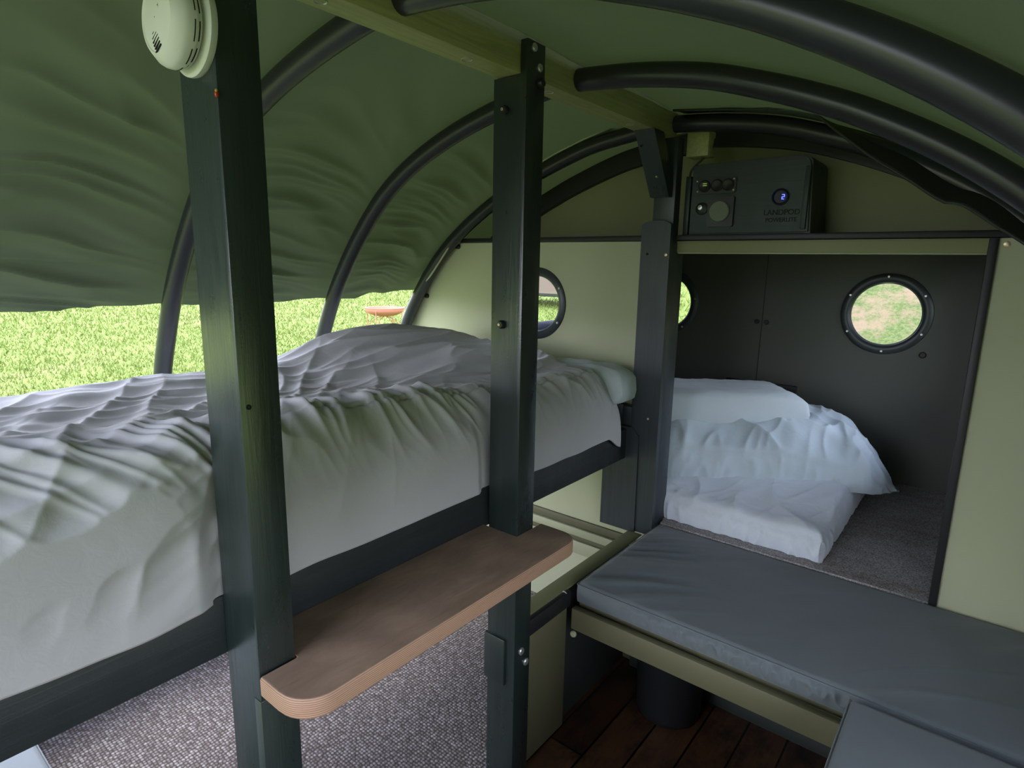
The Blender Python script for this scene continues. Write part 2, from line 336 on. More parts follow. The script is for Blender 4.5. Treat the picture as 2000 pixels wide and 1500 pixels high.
# grass tufts near the open side
def tufts(name, n, xr, yr, hgt, seed, label):
    rs = np.random.RandomState(seed); az = np.radians(rs.uniform(*xr, n)); rr = yr[0] * np.exp(rs.rand(n) * math.log(yr[1] / yr[0])); x = rr * np.cos(az); y = rr * np.sin(az); z = ground_z(x, y) + .06 * noise(x * .8, y * .8) + .02 * noise(x * 3, y * 3)
    a = rs.uniform(0, 6.28, n); h = hgt * rs.uniform(.4, 1.2, n) * (.7 + rr / 22); lx = rs.normal(0, .5, n) * h; ly = rs.normal(0, .5, n) * h; wd = .004 + rr * .0007
    p0 = np.stack([x - np.cos(a) * wd, y - np.sin(a) * wd, z - .01], 1); p1 = np.stack([x + np.cos(a) * wd, y + np.sin(a) * wd, z - .01], 1); p2 = np.stack([x + lx, y + ly, z + h], 1)
    v = np.stack([p0, p1, p2], 1).reshape(-1, 3); f = np.arange(3 * n).reshape(-1, 3)
    me = bpy.data.meshes.new(name); me.from_pydata(v.tolist(), [], f.tolist()); o = link(name, me, 'grass'); return tag(o, label, 'grass', None, 'stuff')
tufts('grass_blades', 150000, (112, 182), (4.0, 30.0), .055, 3, 'short bright grass blades on the meadow beside the open side')

# fire pit
fp = thing('fire_pit', 'rusty pink shallow bowl fire pit on thin legs out on the meadow', 'fire pit')
fx, fy = -10.33, 8.46; fz = -.965
bm = bmesh.new(); R0 = .42
prof = [(0.001, -.185)] + [(R0 * math.sin(t), -.03 - .16 * math.cos(t)) for t in np.linspace(.1, math.pi / 2, 12)] + [(R0, -.03), (R0 + .012, 0), (R0 - .02, 0), (R0 - .03, -.02)] + [((R0 - .03) * math.sin(t), -.02 - .13 * math.cos(t)) for t in np.linspace(math.pi / 2, .1, 10)] + [(.001, -.15)]
lathe(bm, prof, (fx, fy, fz), n=48); obj('bowl', bm, 'rust', fp, 40)
gzf = float(ground_z(fx, fy))
for k in range(4):
    a = math.pi / 4 + k * math.pi / 2 - .35; bm = bmesh.new(); c, s = math.cos(a), math.sin(a)
    tube(bm, [(fx + c * .41, fy + s * .41, fz - .02), (fx + c * .41, fy + s * .41, gzf - .03)], .009, 8); obj('leg', bm, 'rust', fp, 60)
for k in range(2):
    a = math.pi / 4 + k * math.pi / 2 - .35; c, s = math.cos(a), math.sin(a); bm = bmesh.new()
    tube(bm, [(fx + c * t, fy + s * t, fz - .19 - .22 * (t / .41) ** 2) for t in np.linspace(-.41, .41, 17)], .008, 8); obj('cross_bar', bm, 'rust', fp, 60)

# car and awning glimpsed through the round window
car = thing('car', 'silver grey car parked on the grass, seen through the wall porthole', 'car')
cx, cy = -10.6, 15.8; cz = float(ground_z(cx, cy))
prof = [(-2.0, .35), (-2.05, .75), (-1.9, .95), (-1.1, 1.02), (-.55, 1.42), (.7, 1.45), (1.35, 1.02), (1.95, .95), (2.08, .7), (2.05, .35)]
plate('body', [[(cx + a, cz + b) for a, b in prof]], cy - .8, cy + .8, 'carpaint', car)
plate('side_window', [[(cx - .95, cz + 1.03), (cx - .5, cz + 1.36), (cx + .6, cz + 1.38), (cx + 1.12, cz + 1.03)]], cy - .815, cy - .79, 'navy', car)
for s in (-1.3, 1.3):
    bm = bmesh.new(); lathe(bm, [(.001, .11), (.2, .11), (.31, .1), (.33, .06), (.33, -.06), (.31, -.1), (.001, -.1)], (cx + s, cy - .78, cz + .32), 'y', 28); obj('wheel', bm, 'black', car, 40)
box('bumper', cx - 2.1, cx + 2.1, cy - .84, cy - .7, cz + .32, cz + .52, 'black', car, .02)
aw = thing('awning', 'tan canvas awning on dark leaning legs beyond the wall porthole', 'awning')
ax_, ay_ = -5.6, 8.0; agz = float(ground_z(ax_, ay_))
def PP(u, v, Y):      # point of the plane y=Y seen at that place through the round window
    d = Vector([Rm[i][0] * (u - 1000) + Rm[i][1] * (v - 750) + Rm[i][2] * 1171.005 for i in range(3)]); return d * (Y / d.y)
ca = PP(1060, 552, 8.0)
plate('canopy', [[(ca.x - 1.6, ca.z - .13), (ca.x + 1.3, ca.z - .13), (ca.x + 1.1, ca.z + .2), (ca.x - 1.2, ca.z + .42)]], 7.3, 8.6, 'tan', aw)
for (xa, xb) in ((ca.x + .05, ca.x - .35), (ca.x + 1.25, ca.x + 1.3), (ca.x - 1.5, ca.x - 1.55)):
    bm = bmesh.new(); tube(bm, [(xa, 7.4, ca.z - .1), (xb, 7.4, agz - .05)], .05, 10); obj('leg', bm, 'black', aw, 50)
tk = thing('water_carrier', 'dark blue round-shouldered drum standing outside beneath the wall porthole', 'container')
tp_ = PP(1085, 626, 2.85); bm = bmesh.new()
lathe(bm, [(.001, 0), (.06, -.002), (.12, -.012), (.17, -.05), (.19, -.12), (.19, tp_.z * 0 - (tp_.z + 2.36)), (.001, -(tp_.z + 2.36))], (tp_.x + .02, 2.85, tp_.z), 'z', 36); obj('drum_body', bm, 'navy', tk, 50)
bm = bmesh.new(); lathe(bm, [(.03, -.004), (.03, .018), (.001, .018)], (tp_.x + .04, 2.85, tp_.z), 'z', 20); obj('cap', bm, 'black', tk, 40)

# ------------------------------------------------------------------ FLOORS
struct(box('floor', -1.12, .62, -.9, 2.40, -H - .08, -H, 'boards', None, 0), 'dark stained wooden boards of the aisle')
struct(box('floor', -2.62, -1.12, -.9, 2.40, -H - .08, -H + .012, 'carpet', None, 0), 'grey brown looped carpet under the raised bunk')
struct(plate('floor', [[(-1.045, 2.396), (-.03, 2.396), (-.03, 2.44), (.12, 2.44), (.12, 3.76), (-1.98, 3.76), (-1.60, 2.44), (-1.045, 2.44)]], -1.20, -1.125, 'pile', plane='xy'), 'mottled dark grey carpet of the sleeping nose')
# low left side wall
struct(box('wall_back', -.40, .60, -.83, -.80, -H - .1, .50, 'cream', None, 0), 'added unseen board behind the camera, blocking light from the rear right')  # unseen board added to shut out light from the rear right
struct(box('wall_back', -1.15, -.40, -.83, -.80, -H - .1, -.85, 'cream', None, 0), 'added unseen low board behind the camera, keeping light off the aisle floor')  # unseen low board added to darken the aisle floor and under the bench
struct(box('wall_left', -2.66, -2.60, -.9, 2.40, -H - .1, -1.32, 'cream', None, .004), 'low sage side board under the open side')
struct(box('wall_right', .54, .60, -.9, 2.42, -H - .1, -1.0, 'cream', None, .004), 'low sage side board behind the bench')

# ------------------------------------------------------------------ END WALL (lower part, with opening) at y 2.40
zt = .106
arcL = [(x, z) for x, z in hco[::-1] if x < -1.1 and z < zt - .004 and z > -1.3]
outl = [(-2.80, -H - .08), (-2.80, -1.3)] + [(x + .012, z) for x, z in arcL[::2]] + [(float(np.interp(-zt, -hco[:, 1], hco[:, 0])) + .012, zt)]
rightpts = [(x, z) for x, z in cvo if x > 0 and z < zt - .01 and z > -1.2]
outl += [(.09, zt)] + [(x - .01, z) for x, z in rightpts[::6]] + [(.55, -1.2), (.55, -H - .08)]
hole1 = [(-1.10, .065), (-.030, .065), (-.026, -1.21), (-1.10, -1.21)]
W1 = (-1.772, -.186)
wf = plate('wall_far', [outl, hole1, circ(W1[0], W1[1], .150)], 2.40, 2.43, 'cream'); struct(wf, 'sage cream end board around the sleeping nose opening')
# horizontal battens low on the wall
struct(box('trim_1', -2.6, -1.16, 2.386, 2.401, -1.274, -1.235, 'bench', None, .003))
struct(box('trim_2', -2.6, -1.16, 2.372, 2.401, -1.316, -1.276, 'cream_frame', None, .003))
struct(box('trim_3', -2.6, -1.16, 2.388, 2.401, -1.345, -1.318, 'bench', None, .003))
struct(box('trim_4', -2.6, -1.16, 2.380, 2.401, -1.412, -1.347, 'cream_frame', None, .003))
# ledge, header and jambs
struct(box('trim_5', -2.34, .07, 2.385, 2.70, .108, .130, 'black', None, .004), 'black ledge across the end wall')
struct(box('trim_6', -1.055, -.035, 2.390, 2.402, .060, .104, 'olive', None, .003), 'olive header strip over the nose opening')
struct(box('trim_7', -.045, -.020, 2.385, 2.44, -1.13, .108, 'black', None, .004), 'black edge strip of the nose opening')
struct(box('trim_8', -1.052, -.045, 2.393, 2.43, .056, .0605, 'cream_frame', None, .001), 'pale edge under the header strip')
# upper wall
up = [(x, z) for x, z in cvo if z > .10]
upo = [(float(np.interp(-.10, -hco[:, 1], hco[:, 0])), .10)] + [(x + (float(widen(z)) if x < -1.1 else 0), z + .012) for x, z in up[::6]] + [(up[-1][0], .10)]
struct(plate('wall_far', [upo], 2.70, 2.72, 'olive'), 'olive upper end wall behind the shelf')
# black band following the arch
def ribbon(name, inner, outer, y0, y1, mat, parent=None):
    lp = [tuple(p) for p in outer] + [tuple(p) for p in inner[::-1]]; return plate(name, [lp], y0, y1, mat, parent)
aL = hc[:62]; tn = np.gradient(aL, axis=0); tn /= np.linalg.norm(tn, axis=1)[:, None]; nL = np.stack([-tn[:, 1], tn[:, 0]], 1); nL *= np.sign(nL[:, 1:2] * 0 + nL[5, 1]) ; 
if nL[5, 1] < 0: nL = -nL
aR = hr[:60]; tnr = np.gradient(aR, axis=0); tnr /= np.linalg.norm(tnr, axis=1)[:, None]; nR = np.stack([-tnr[:, 1], tnr[:, 0]], 1)
if nR[5, 1] < 0: nR = -nR
kL = [i for i in range(62) if aL[i, 1] > .12]
struct(ribbon('trim_9', (aL - nL * .055)[kL], (aL + nL * .03)[kL], 2.665, 2.70, 'black'), 'black arched edging on the upper end wall')
kR = [i for i in range(60) if aR[i, 1] > .12]
struct(ribbon('trim_10', (aR - nR * .035)[kR], (aR + nR * .03)[kR], 2.665, 2.70, 'black'), 'black arched edging at the right of the upper end wall')
lo = hc[[i for i in range(90) if hc[i, 1] < .135]]; tl = np.gradient(lo, axis=0); tl /= np.linalg.norm(tl, axis=1)[:, None]; nl = np.stack([tl[:, 1], -tl[:, 0]], 1)
if nl[5, 0] > 0: nl = -nl
struct(ribbon('trim_11', lo - nl * .002 + np.array([-.03, 0]), lo + nl * .042 + np.array([-.03, 0]), 2.375, 2.40, 'black'), 'black edge strip down the left of the end wall')

# nose compartment shell
NY = 3.72
P2, r2 = (-.452, -.222), .170
P3, r3 = (-1.685, -.222), .170
struct(plate('wall_back', [[(-1.96, -1.2), (-1.96, .105), (.12, .105), (.12, -1.2)], circ(*P2, r2), circ(*P3, r3)], NY, NY + .03, 'nose_wall'), 'dark grey green hatch wall of the sleeping nose')
struct(plate('wall_side', [[(-1.575, 2.43), (-1.96, NY + .03), (-1.99, NY + .03), (-1.605, 2.43)]], -1.2, .105, 'nose_wall', plane='xy'), 'left side board of the sleeping nose')
struct(plate('wall_side', [[(2.43, -1.2), (NY + .03, -1.2), (NY + .03, .105), (2.43, .105)], rrect(2.62, 3.52, -.62, -.02, .08)], .09, .12, 'nose_wall', plane='yz'), 'right side board of the sleeping nose')
struct(plate('ceiling', [[(-1.60, 2.45), (.12, 2.45), (.12, NY + .03), (-1.98, NY + .03)]], .084, .107, 'nose_wall', plane='xy'), 'board roof of the sleeping nose')
# seam, knobs, hinge and screw of the hatch
struct(box('trim_13', -1.076, -1.072, NY - .0025, NY + .001, -1.12, .084, 'black', None, 0), 'thin seam between the two hatch doors')
kb = lambda n, x, y, z, r, mat, lab, cat, grp=None, ax='y', h=.012, par=None: (lambda bm: (lathe(bm, [(r * .9, -.002), (r, .002), (r, h * .6), (r * .75, h), (.001, h)], (x, y, z), ax, 20), obj(n, bm, mat, par, 40))[1])(bmesh.new())
tag(kb('latch_knob', -1.102, NY, -.308, .014, 'blacksatin', '', ''), 'small black latch knob just left of the hatch seam', 'knob')
tag(kb('latch_knob', -1.047, NY, -.308, .014, 'blacksatin', '', ''), 'small black latch knob just right of the hatch seam', 'knob')
tag(kb('bolt_cap', -.262, NY, -.420, .016, 'black', '', ''), 'black bolt cap below right of the nose porthole', 'bolt')
tag(box('hinge_strip', -1.25, -.84, NY - .03, NY, -.705, -.665, 'black', None, .006), 'black strip fixed to the hatch wall behind the white pillow', 'strip')

def porthole(name, cx, cz, y, r_in, r_out, lab, depth=.03, ang0=0.5):
    o = struct(thing(name, None, None), lab)
    bm = bmesh.new(); d = (r_out - r_in)
    lathe(bm, [(r_in, -.032), (r_in, .004), (r_in + .004, .010), (r_in + d * .35, .015), (r_out - .012, .013), (r_out - .002, .006), (r_out, 0), (r_out, -.001)], (cx, y, cz), 'y', 72); obj('window_frame', bm, 'porthole', o, 35)
    bm = bmesh.new(); lathe(bm, [(.001, 0), (r_in, 0)], (cx, y + .016, cz), 'y', 64); obj('glass', bm, 'glass', o)
    bm = bmesh.new(); lathe(bm, [(r_in - .0005, .003), (r_in - .006, .001), (r_in - .006, -.002), (r_in - .0005, -.004)], (cx, y + .004, cz), 'y', 64); obj('seal', bm, 'jamb', o, 50)
    rm = (r_in + r_out) / 2 + .006
    for k in range(6):
        a = ang0 + k * math.pi / 3
        kb('screw', cx + rm * math.cos(a), y - .014, cz + rm * math.sin(a), .006, 'steel', '', '', None, 'y', .004, o)
    return o
w4 = struct(thing('window_4', None, None), 'assumed unseen side window letting sky light into the sleeping nose')  # out-of-view window, assumed and sized to bring sky light onto the bedding
plate('window_frame', [rrect(2.59, 3.55, -.65, .01, .09), rrect(2.63, 3.51, -.61, -.03, .07)], .080, .092, 'porthole', w4, plane='yz')
plate('glass', [rrect(2.62, 3.52, -.62, -.02, .08)], .103, .106, 'glass', w4, plane='yz')
porthole('window_1', W1[0], W1[1], 2.40, .138, .176, 'round porthole in the sage end wall beside the bunk')
porthole('window_2', *P2, NY, .166, .213, 'round porthole in the right hatch door', ang0=1.6)
porthole('window_3', *P3, NY, .166, .213, 'round porthole in the left hatch door, half hidden by the post', ang0=1.2)

# ------------------------------------------------------------------ CANVAS
ny = 240; ys = np.linspace(-.78, 2.72, ny)
S = np.arange(len(cv)); hemz = lambda y: -.164 - .012 * np.sin(math.pi * ((y - .25) % .7) / .7) + .012 * sstep(1.8, 2.35, y)
iL = int(np.argmin(np.abs(cv[:, 0] + 2.40) + (cv[:, 1] > 0) * 9)); top = int(np.argmax(cv[:, 1])); 
hoops_y = np.array([-.45, .25, .95, 1.65, 2.35])
def canvas_disp(s, y, px, pz):
    d = np.min(np.abs(y[..., None] - hoops_y), -1); mid = sstep(0.02, .30, d)
    left = (px < -1.1)
    ph = (y - .25) % .7 / .7 - .5
    zc = pz + .055 * (1 - (2 * ph) ** 2) * -1 + .12 * (y - 1)
    wq = 1.3 * noise(y * 1.3, zc * 2.6, 2.) + .5 * noise(y * 3.1, zc * 5., 6.)
    f = .9 * ridged(zc * 10.5 + wq, y * .9 + 3, 1.3) ** 2 + .75 * ridged(zc * 19 + 1.5 * wq, y * 1.4, 5.3) ** 1.6 + .5 * noise(zc * 24 + wq, y * 2.4, 4.)
    f2 = noise(px * 3.0, y * 2.2, 9.)
    amp = np.where(left, .027 * sstep(-1.3, -1.75, px) + .002, .0045)
    bulge = np.where(left, .018, .012) * mid
    out = bulge - amp * mid * f - .003 * np.where(left, f, 0) + .006 * f2 * mid
    # slack puckers that gather on the hem
    pk = sstep(-.02, -.17, pz) * left
    out = out + pk * .009 * noise(y * 5, pz * 3, 2.) - pk * .012
    return out
n_s = 300
# left part: from hem to ridge ; right part to the side board
cl = cvo[iL - 6:top + 1]; cr_ = cvo[top:]
def canvas_part(pts, npts, hem):
    s = np.linspace(0, len(pts) - 1, npts); px = np.interp(s, np.arange(len(pts)), pts[:, 0]); pz = np.interp(s, np.arange(len(pts)), pts[:, 1])
    t = np.gradient(np.stack([px, pz], 1), axis=0); t /= np.linalg.norm(t, axis=1)[:, None]; nn = np.stack([-t[:, 1], t[:, 0]], 1)
    PX, YY = np.meshgrid(px, ys, indexing='ij'); PZ, _ = np.meshgrid(pz, ys, indexing='ij')
    D = canvas_disp(None, YY, PX, PZ); edge = sstep(2.35, 2.5, YY); D = D * (1 - edge)
    X = PX + nn[:, 0:1] * D; Z = PZ + nn[:, 1:2] * D
    if hem: X = X + widen(np.clip(Z, -1.2, .55)) * sstep(1.70, 2.33, YY)
    if hem:
        k = np.clip(1 - s / 26, 0, 1)[:, None]; hz = hemz(YY) + .006 * noise(YY * 3.1, 5.) ; Z = Z + k ** 1.0 * (hz - PZ[0:1]); 
        X = X - .045 * np.clip((k - .25) / .75, 0, 1) ** 1.6
    return X, YY, Z
X1, Y1, Z1 = canvas_part(cl, 230, True); X2, Y2, Z2 = canvas_part(cr_, 190, False)
X = np.vstack([X1, X2[1:]]); Y = np.vstack([Y1, Y2[1:]]); Z = np.vstack([Z1, Z2[1:]])
cg = grid('ceiling', X, Y, Z, 'canvas')
bm = bmesh.new(); bm.from_mesh(cg.data)
bmesh.ops.delete(bm, geom=[f for f in bm.faces if (lambda c: c.x > .36 and c.z < -.38 and c.y < 1.2)(f.calc_center_median())], context='FACES'); bm.to_mesh(cg.data); bm.free()
struct(cg, 'green canvas cover stretched over the hoops')
# ------------------------------------------------------------------ HOOPS
def hoop(side, y, lab, grp):
    pts = (hc if y > 2 else hl) if side == 'l' else hr; bm = bmesh.new()
    x0 = -1.163 if side == 'l' else -1.077
    pp = [(p[0], y, p[1]) for p in pts if (p[0] < x0 if side == 'l' else p[0] > x0)]; pp.insert(0, (x0, y, pts[0][1] - .002)); tube(bm, pp, TR, 18)
    return tag(obj('frame_hoop', bm, 'tube', None, 50), lab, 'hoop tube', grp)
hoop('l', .95, 'black hoop tube on the open side nearest the camera, running behind the first post', 'left hoop tubes')
hoop('l', 1.65, 'black hoop tube on the open side meeting the ridge behind the second post', 'left hoop tubes')
hoop('l', 2.35, 'black hoop tube on the open side lying against the end wall', 'left hoop tubes')
hoop('r', .95, 'black hoop tube crossing the top right corner, nearest overhead', 'right hoop tubes')
hoop('r', 1.65, 'black hoop tube on the right in the middle of the three', 'right hoop tubes')
hoop('r', 2.35, 'black hoop tube on the right closest to the end wall', 'right hoop tubes')
# slack canvas flap between last hoop and end wall, right side
FL = spline([(-1.05, .583), (-.90, .566), (-.76, .548), (-.585, .524), (-.48, .445), (-.374, .358), (-.27, .285), (-.17, .212), (-.12, .20), (-.03, .135), (.04, .085), (.14, .0)], 60)
FO = spline([(-1.05, .59), (-.88, .575), (-.70, .555), (-.52, .49), (-.40, .445), (-.286, .392), (-.13, .305), (.012, .205), (.15, .085), (.2, .04)], 60)
rows = []
for k, t in enumerate(np.linspace(0, 1, 12)):
    P = FL * (1 - t) + FO * t; rows.append(np.stack([P[:, 0], 2.26 + .11 * t + .014 * np.sin(np.arange(60) * .5) * (1 - t), P[:, 1]], 1))
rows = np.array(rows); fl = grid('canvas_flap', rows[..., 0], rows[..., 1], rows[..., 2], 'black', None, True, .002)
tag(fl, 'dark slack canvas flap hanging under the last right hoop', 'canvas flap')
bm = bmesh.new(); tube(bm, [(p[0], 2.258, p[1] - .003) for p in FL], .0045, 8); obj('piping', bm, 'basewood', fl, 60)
# cord along the end of the left canvas
cp = spline([(-2.70, 2.33, -.40), (-2.66, 2.33, -.28), (-2.50, 2.33, -.115), (-2.44, 2.33, -.06), (-2.30, 2.33, .09), (-2.22, 2.33, .165), (-2.03, 2.33, .275), (-1.88, 2.33, .375), (-1.699, 2.33, .468), (-1.52, 2.33, .528), (-1.353, 2.33, .570)], 80)
bm = bmesh.new(); tube(bm, cp, .005, 8); tag(obj('lacing_rope', bm, 'cream_frame', None, 60), 'pale cord lacing the canvas along the end wall arch', 'cord')
cs = cp; rws = [np.stack([cs[:, 0] + np.array([o_ * .0]), cs[:, 1] + o_ * .5, cs[:, 2] + o_ * .45], 1) for o_ in (0, .02, .04, .06, .085)]
rws = np.array(rws); rws[1:-1, :, 1] += .01 * np.sin(np.arange(80) * .9)
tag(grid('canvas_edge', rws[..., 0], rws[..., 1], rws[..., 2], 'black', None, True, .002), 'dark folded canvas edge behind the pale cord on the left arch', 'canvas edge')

# ------------------------------------------------------------------ RIDGE BEAM, POSTS
beam = thing('ridge_beam', 'olive painted timber ridge beam running along the roof', 'beam')
box('beam_timber', -1.160, -1.080, -.9, 2.372, .503, .606, 'beam', beam, .003)
for x, y in ((-1.123, .777), (-1.121, 1.199), (-1.121, 1.554), (-1.12, 2.056)):
    bm = bmesh.new(); lathe(bm, [(.001, -.004), (.009, -.004), (.0105, -.001), (.0135, .0015), (.0145, .001), (.0145, 0)], (x, y, .503), 'z', 24)
    for v in bm.verts: v.co.z = .503 - (v.co.z - .503) * 1.0
    s_ = obj('bolt', bm, 'steel', beam, 40); s_['label'] = 'silver stud set in a pale ring'
def notched_post(name, x0, x1, y0, y1, lab):
    p = thing(name, lab, 'post'); bm = bmesh.new(); bx(bm, x0, -1.081, y0, y1, -H + .0, .5025); 
    obj('post_timber', bm, 'post', p, 40, .0025)
    return p
def post(x0, y0, y1, lab, top):
    p = thing('support_post', lab, 'post')
    # upright with a notch that takes the beam: outline in x-z, extruded along y
    lp = [(x0, -H + .012), (x0, .502), (-1.079, .502), (-1.079, top), (-1.057, top), (-1.057, -H + .012)]
    bm = bmesh.new(); f = bm.faces.new([bm.verts.new((a, y0, b)) for a, b in lp]); r = bmesh.ops.extrude_face_region(bm, geom=[f])
    for v in r['geom']:
        if isinstance(v, bmesh.types.BMVert): v.co.y = y1
    obj('post_timber', bm, 'post', p, 40, .0025); return p
p1 = post(-1.190, .525, .605, 'thick dark green timber post in the foreground with the round alarm', .586)
p2 = post(-1.172, 1.362, 1.445, 'dark green timber post in the middle with two black knobs', .586)
def pk(par, name, x, y, z, r, mat, ax, h, lab=None):
    o = kb(name, x, y, z, r, mat, '', '', None, ax, h, par)
    if lab: o['label'] = lab
    return o
for z in (.416, -.174):
    o = pk(p2, 'stop_knob', -1.128, 1.362, z, .0125, 'blacksatin', 'y', .014); pk(o, 'screw', -1.128, 1.347, z, .0045, 'brass', 'y', .003)
pk(p2, 'bolt', -1.057, 1.392, .570, .011, 'steel', 'x', .006); pk(p2, 'bolt', -1.057, 1.418, .525, .011, 'steel', 'x', .006)
pk(p2, 'stop_knob', -1.057, 1.42, .486, .0125, 'blacksatin', 'x', .014)
pk(p2, 'bolt', -1.057, 1.396, -1.238, .0125, 'steel', 'x', .007, 'galvanised bolt head'); pk(p2, 'bolt', -1.057, 1.422, -1.290, .0125, 'steel', 'x', .007, 'galvanised bolt head')
box('packing_block', -1.178, -1.092, 1.352, 1.366, -1.36, -1.195, 'post', p2, .002)
pk(p1, 'screw', -1.057, .541, -.269, .005, 'dark', 'x', .001)
# joint line pieces under the step
box('lower_block', -1.083, -1.0565, .5235, .6065, -1.60, -.885, 'post', p1, .0015)

# corner post with rounded front plate, upper post and brace
p3 = thing('corner_post', 'dark slate timber post at the corner of the nose opening with a slanted brace', 'post')
box('post_timber', -1.150, -1.058, 2.345, 2.398, .10, .503, 'plate', p3, .003)
lp = [(-1.178, -1.165), (-1.182, .165)] + [(-1.118 + .064 * math.cos(t), .165 + .02 * math.sin(t)) for t in np.linspace(math.pi * .92, math.pi * .08, 8)] + [(-1.054, .165), (-1.050, -1.165)]
fpz = plate('front_plate', [lp], 2.318, 2.345, 'plate', p3)
box('jamb_post', -1.170, -1.054, 2.3455, 2.46, -1.165, .10, 'plate', p3, .003)
br_ = plate('brace', [[(2.150, .5025), (2.235, .5025), (2.343, .33), (2.343, .275), (2.312, .275)]], -1.150, -1.070, 'post', p3, plane='yz')
pk(br_, 'screw', -1.135, 2.182, .450, .004, 'dark', 'y', .006); pk(br_, 'screw', -1.100, 2.264, .345, .004, 'brass', 'y', .012)
pk(fpz, 'screw', -1.068, 2.318, .049, .0065, 'brass', 'y', .003); pk(fpz, 'screw', -1.150, 2.318, .052, .005, 'dark', 'y', .002); pk(fpz, 'screw', -1.10, 2.318, -.64, .0045, 'brass', 'y', .002)

# CO alarm on the first post
al = thing('smoke_alarm', 'round aged white alarm on the near post, cut off by the top edge', 'alarm')
c = (-1.113, .525, .378)
bm = bmesh.new(); lathe(bm, [(.001, 0), (.075, 0), (.0765, .004), (.0765, .011), (.073, .014), (.066, .016), (.058, .017), (.058, .02)], c, 'y', 64); obj('mounting_base', bm, 'white_plastic', al, 35)
bm = bmesh.new(); lathe(bm, [(.057, .019), (.064, .0195), (.064, .026), (.0685, .027), (.0705, .030), (.0705, .042), (.068, .049), (.058, .060), (.054, .0635), (.0515, .0635), (.050, .0618), (.047, .0620), (.030, .0645), (.001, .0655)], c, 'y', 72); obj('housing', bm, 'white_plastic', al, 28)
for ring, dz in ((.0235, .0), (.0335, 0)):
    for k in range(10):
        bm = bmesh.new(); a0 = k * .628 + .05; R_ = .0648 if ring < .03 else .0712
        vs = []
        for a in np.linspace(a0, a0 + .46, 7):
            for h in (-.0009, .0009): vs.append(bm.verts.new((c[0] + R_ * math.cos(a), c[1] - ring - h, c[2] + R_ * math.sin(a))))
        for i in range(6): bm.faces.new((vs[2 * i], vs[2 * i + 1], vs[2 * i + 3], vs[2 * i + 2]))
        r = bmesh.ops.solidify(bm, geom=bm.faces[:], thickness=.0006); obj('vent_slot', bm, 'dark', al)
for k in range(6):
    z = c[2] - .020 - .0052 * k; x = c[0] - .010 + .0022 * k; l = (.010, .017, .021, .021, .019, .020)[k]
    bm = bmesh.new(); bx(bm, x - l / 2, x + l / 2, c[1] - .0648, c[1] - .0625, z - .0009, z + .0009)
    for v in bm.verts: v.co.z += (v.co.x - x) * .45
    obj('sound_slot', bm, 'dark', al)
text('lettering', 'TEST', .0085, (c[0] + .012, c[1] - .0643, c[2] + .008), 'dark', al, .0006, rot=-math.pi / 2)
# ladybird
lb = thing('ladybird', 'tiny red and yellow ladybird on the edge of the near post', 'insect')
bm = bmesh.new(); bmesh.ops.create_uvsphere(bm, u_segments=14, v_segments=9, radius=.0045, matrix=Matrix.Translation((-1.0565, .5235, .268)) @ Matrix.Diagonal((.8, .8, 1.1, 1))); obj('body', bm, 'red', lb, 60)
bm = bmesh.new(); bmesh.ops.create_uvsphere(bm, u_segments=10, v_segments=7, radius=.0025, matrix=Matrix.Translation((-1.055, .5225, .2735))); obj('head', bm, 'yellow', lb, 60)

# ------------------------------------------------------------------ BUNK
bk = thing('bunk_frame', 'dark timber frame of the raised bunk running behind the posts', 'bunk')
RX = -1.1935
box('side_rail', RX - .035, RX, -.75, 2.31, -.834, -.700, 'rail', bk, .003)
box('side_rail', -2.33, -2.295, -.75, 2.37, -.812, -.70, 'rail', bk, .003)
box('slat_board', -2.295, RX - .035, -.74, 2.36, -.80, -.775, 'rail', bk, .002)
box('end_rail', -2.295, RX - .035, 2.335, 2.37, -.79, -.60, 'rail', bk, .003)
box('head_post', -1.235, -1.185, 2.335, 2.372, -.812, -.605, 'plate', bk, .003)
lg = plate('leg_board', [[(-1.305, -1.170), (-1.305, -.69), (-1.165, -.69), (-1.135, -.725), (-1.130, -1.170)]], 2.31, 2.334, 'plate', bk)
tag(lg, None)
box('leg', -2.33, -2.27, -.72, -.66, -H + .012, -.812, 'rail', bk, .003); box('leg', -2.33, -2.27, 2.30, 2.36, -H + .012, -.812, 'rail', bk, .003)
# mattress (hidden under the duvet)
mt = box('mattress', -2.285, -1.25, -.70, 2.32, -.774, -.60, 'white', None, .03); tag(mt, 'white mattress of the raised bunk under the grey duvet', 'mattress')

# duvet
nu, nv = 330, 900
yy = np.linspace(-.62, 2.235, nv); uu = np.linspace(0, 1, nu)
U, V = np.meshgrid(uu, yy, indexing='ij')
ridge = np.interp(V, [-.6, .0, .2, .45, .6, .76, .95, 1.15, 1.35, 1.52, 1.78, 1.95, 2.07, 2.20, 2.24], [-.36, -.345, -.348, -.368, -.366, -.352, -.372, -.378, -.395, -.405, -.425, -.43, -.43, -.425, -.42])
far = np.interp(V, [-.6, .39, .58, .8, .98, 1.15, 1.26, 1.4, 1.5, 1.6, 1.7, 1.85, 2.0, 2.2, 2.24], [-.42, -.418, -.412, -.408, -.42, -.412, -.398, -.36, -.322, -.30, -.295, -.298, -.315, -.345, -.37])
mid_ = np.interp(V, [-.6, .2, .5, .8, 1.2, 1.5, 1.8, 2.24], [-.42, -.42, -.425, -.425, -.435, -.40, -.355, -.35])
